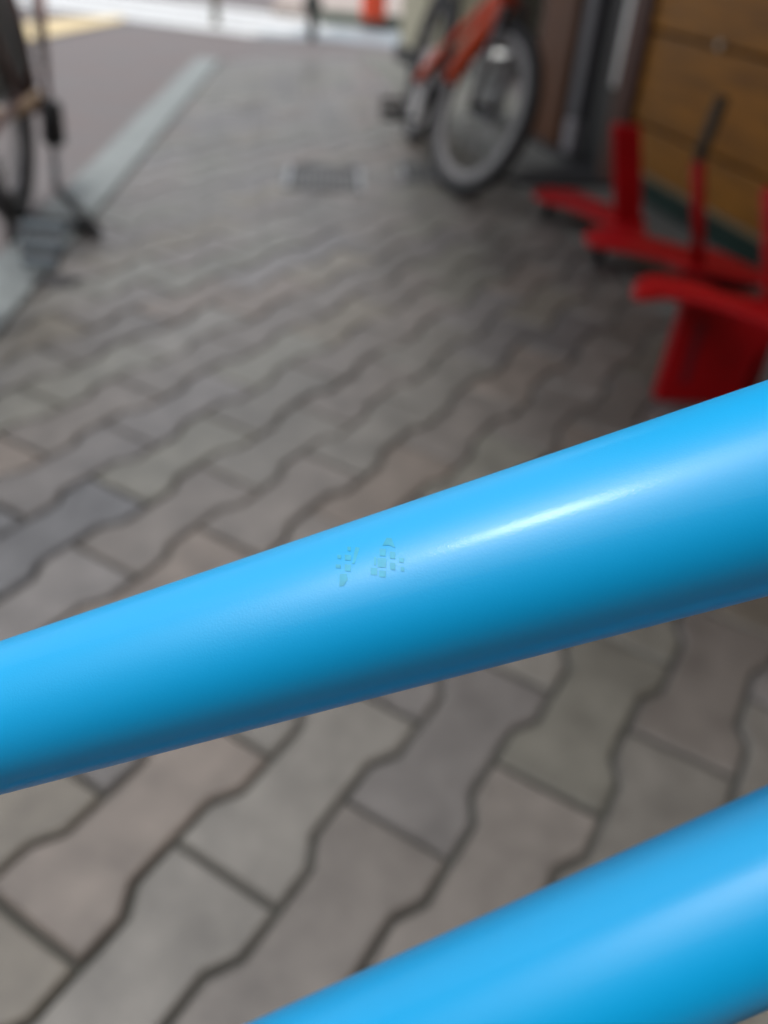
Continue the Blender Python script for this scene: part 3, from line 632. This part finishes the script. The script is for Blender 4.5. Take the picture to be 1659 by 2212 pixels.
# farthest: low arm with a broad upright
st1 = thing('wheel_stand', (.85, 2.88, 0), 'red metal stand with a broad short upright, farthest of three, near the door jamb', 'stand', STG)
traced([(1150, 416), (1162, 407), (1181, 404), (1245, 409), (1282, 425), (1330, 448), (1395, 470), (1395, 500), (1330, 486), (1282, 466), (1229, 444), (1165, 427)], .08, .014).build('base_arm', Mt['red'], st1, bevel=.006, seg=3)
fb = gnd(1190, 418, .08); MB().box((fb[0], fb[1], .025), (.03, .03, .05)).build('front_foot', Mt['blackpl'], st1, bevel=.003)
fb = gnd(1350, 475, .06); MB().box((fb[0], fb[1], .025), (.09, .07, .05)).build('foot_block', Mt['blackpl'], st1, bevel=.003)
yy = gnd(1357, 478, .08)[1]; r1, r2 = on_y(1357, 482, yy), on_y(1353, 268, yy); rd = r2 - r1
MB().prism([(-.042, 0), (.042, 0), (.042, 1), (-.042, 1)], r1 + np.array([0, .02, 0]), (1, 0, 0), rd, .04).build('upright', Mt['red'], st1, bevel=.008)

mq = [tuple(gnd(a, b, .0)[:2]) for a, b in ((1085, 388), (1130, 372), (1240, 356), (1335, 345), (1335, 402), (1245, 404), (1150, 402))]
dm = MB().prism(mq, (0, 0, -.001), (1, 0, 0), (0, 1, 0), .012).build('door_mat', Mt['blackrub'], bevel=.004)
tag(dm, 'flat black rubber mat on the ground before the shop door', 'mat')

# ------------------------------------------------------------------ drain covers in the paving
def cover(name, c, sx, sy, nb_, label, m='grate', plate_right=False):
    t = thing(name, (c[0], c[1], 0), label, 'drain cover')
    z0, z1 = -.012, .006
    for (dx, dy, ax_, ay_) in ((0, -sy / 2, sx, .016), (0, sy / 2, sx, .016), (-sx / 2, 0, .016, sy - .02), (sx / 2, 0, .016, sy - .02)):
        MB().box((c[0] + dx, c[1] + dy, (z0 + z1) / 2), (ax_ + (.016 if dx == 0 else 0), ay_, z1 - z0)).build('frame_bar', Mt['alu' if dx else m], t, bevel=.002)
    for i in range(nb_):
        x = c[0] - sx / 2 + sx * (i + .8) / (nb_ + .6)
        MB().box((x, c[1], .0005), (sx / nb_ * .55, sy - .018, .010)).build('bar', Mt[m], t, bevel=.0015)
    MB().box((c[0], c[1], -.004), (sx - .01, sy - .01, .004)).build('pan', Mt['blackpl'], t)
    return t
cover('drain_grate', (-.02, 3.28), .27, .34, 11, 'grey metal drain grate set in the paving, left of the orange bicycle')
cover('drain_grate', (.35, 3.44), .13, .25, 6, 'small dark drain cover just beside the orange bicycle\'s front wheel')

# ------------------------------------------------------------------ posts and drum across the street
q = gnd(467, 57, ROAD_Z); t = thing('street_post', q, 'thin tan post standing by the white crossing stripes', 'post')
MB().tube([q, q + np.array([0, 0, 1.1])], .032, 16).build('shaft', Mt['tan_post'], t, smooth=True)
MB().tube([q, q + np.array([0, 0, .02])], .05, 16).build('foot_plate', Mt['tan_post'], t)
q = gnd(674, 88, ROAD_Z); t = thing('street_post', q, 'dark post with a thick collar at the edge of the road', 'post')
MB().tube([q, q + np.array([0, 0, .05]), q + np.array([0, 0, .22])], [.026, .04, .046], 18).build('foot', Mt['dark_post'], t, smooth=True)
MB().tube([q + np.array([0, 0, z]) for z in (.20, .235, .28, .315)], [.05, .078, .078, .045], 20).build('collar', Mt['dark_post'], t, smooth=True)
MB().tube([q + np.array([0, 0, .30]), q + np.array([0, 0, 1.0])], .042, 18).build('shaft', Mt['dark_post'], t, smooth=True)
q = gnd(806, 41, .06); t = thing('traffic_drum', q, 'bright orange traffic drum on the far pavement', 'traffic drum')
MB().ring(q, (0, 0, 1), 0.0, [(.001, .0), (.105, .0), (.115, .03), (.110, .30), (.104, .55), (.095, .62), (.001, .63)], n=28).build('body', Mt['cone'], t, smooth=True)
MB().ring(q, (0, 0, 1), .107, [(-.001, .26), (.006, .26), (.004, .38), (-.003, .38)], n=28).build('reflective_band', Mt['white_pl'], t, smooth=True)

for o in bpy.data.objects:
    if '_org' in o: del o['_org']
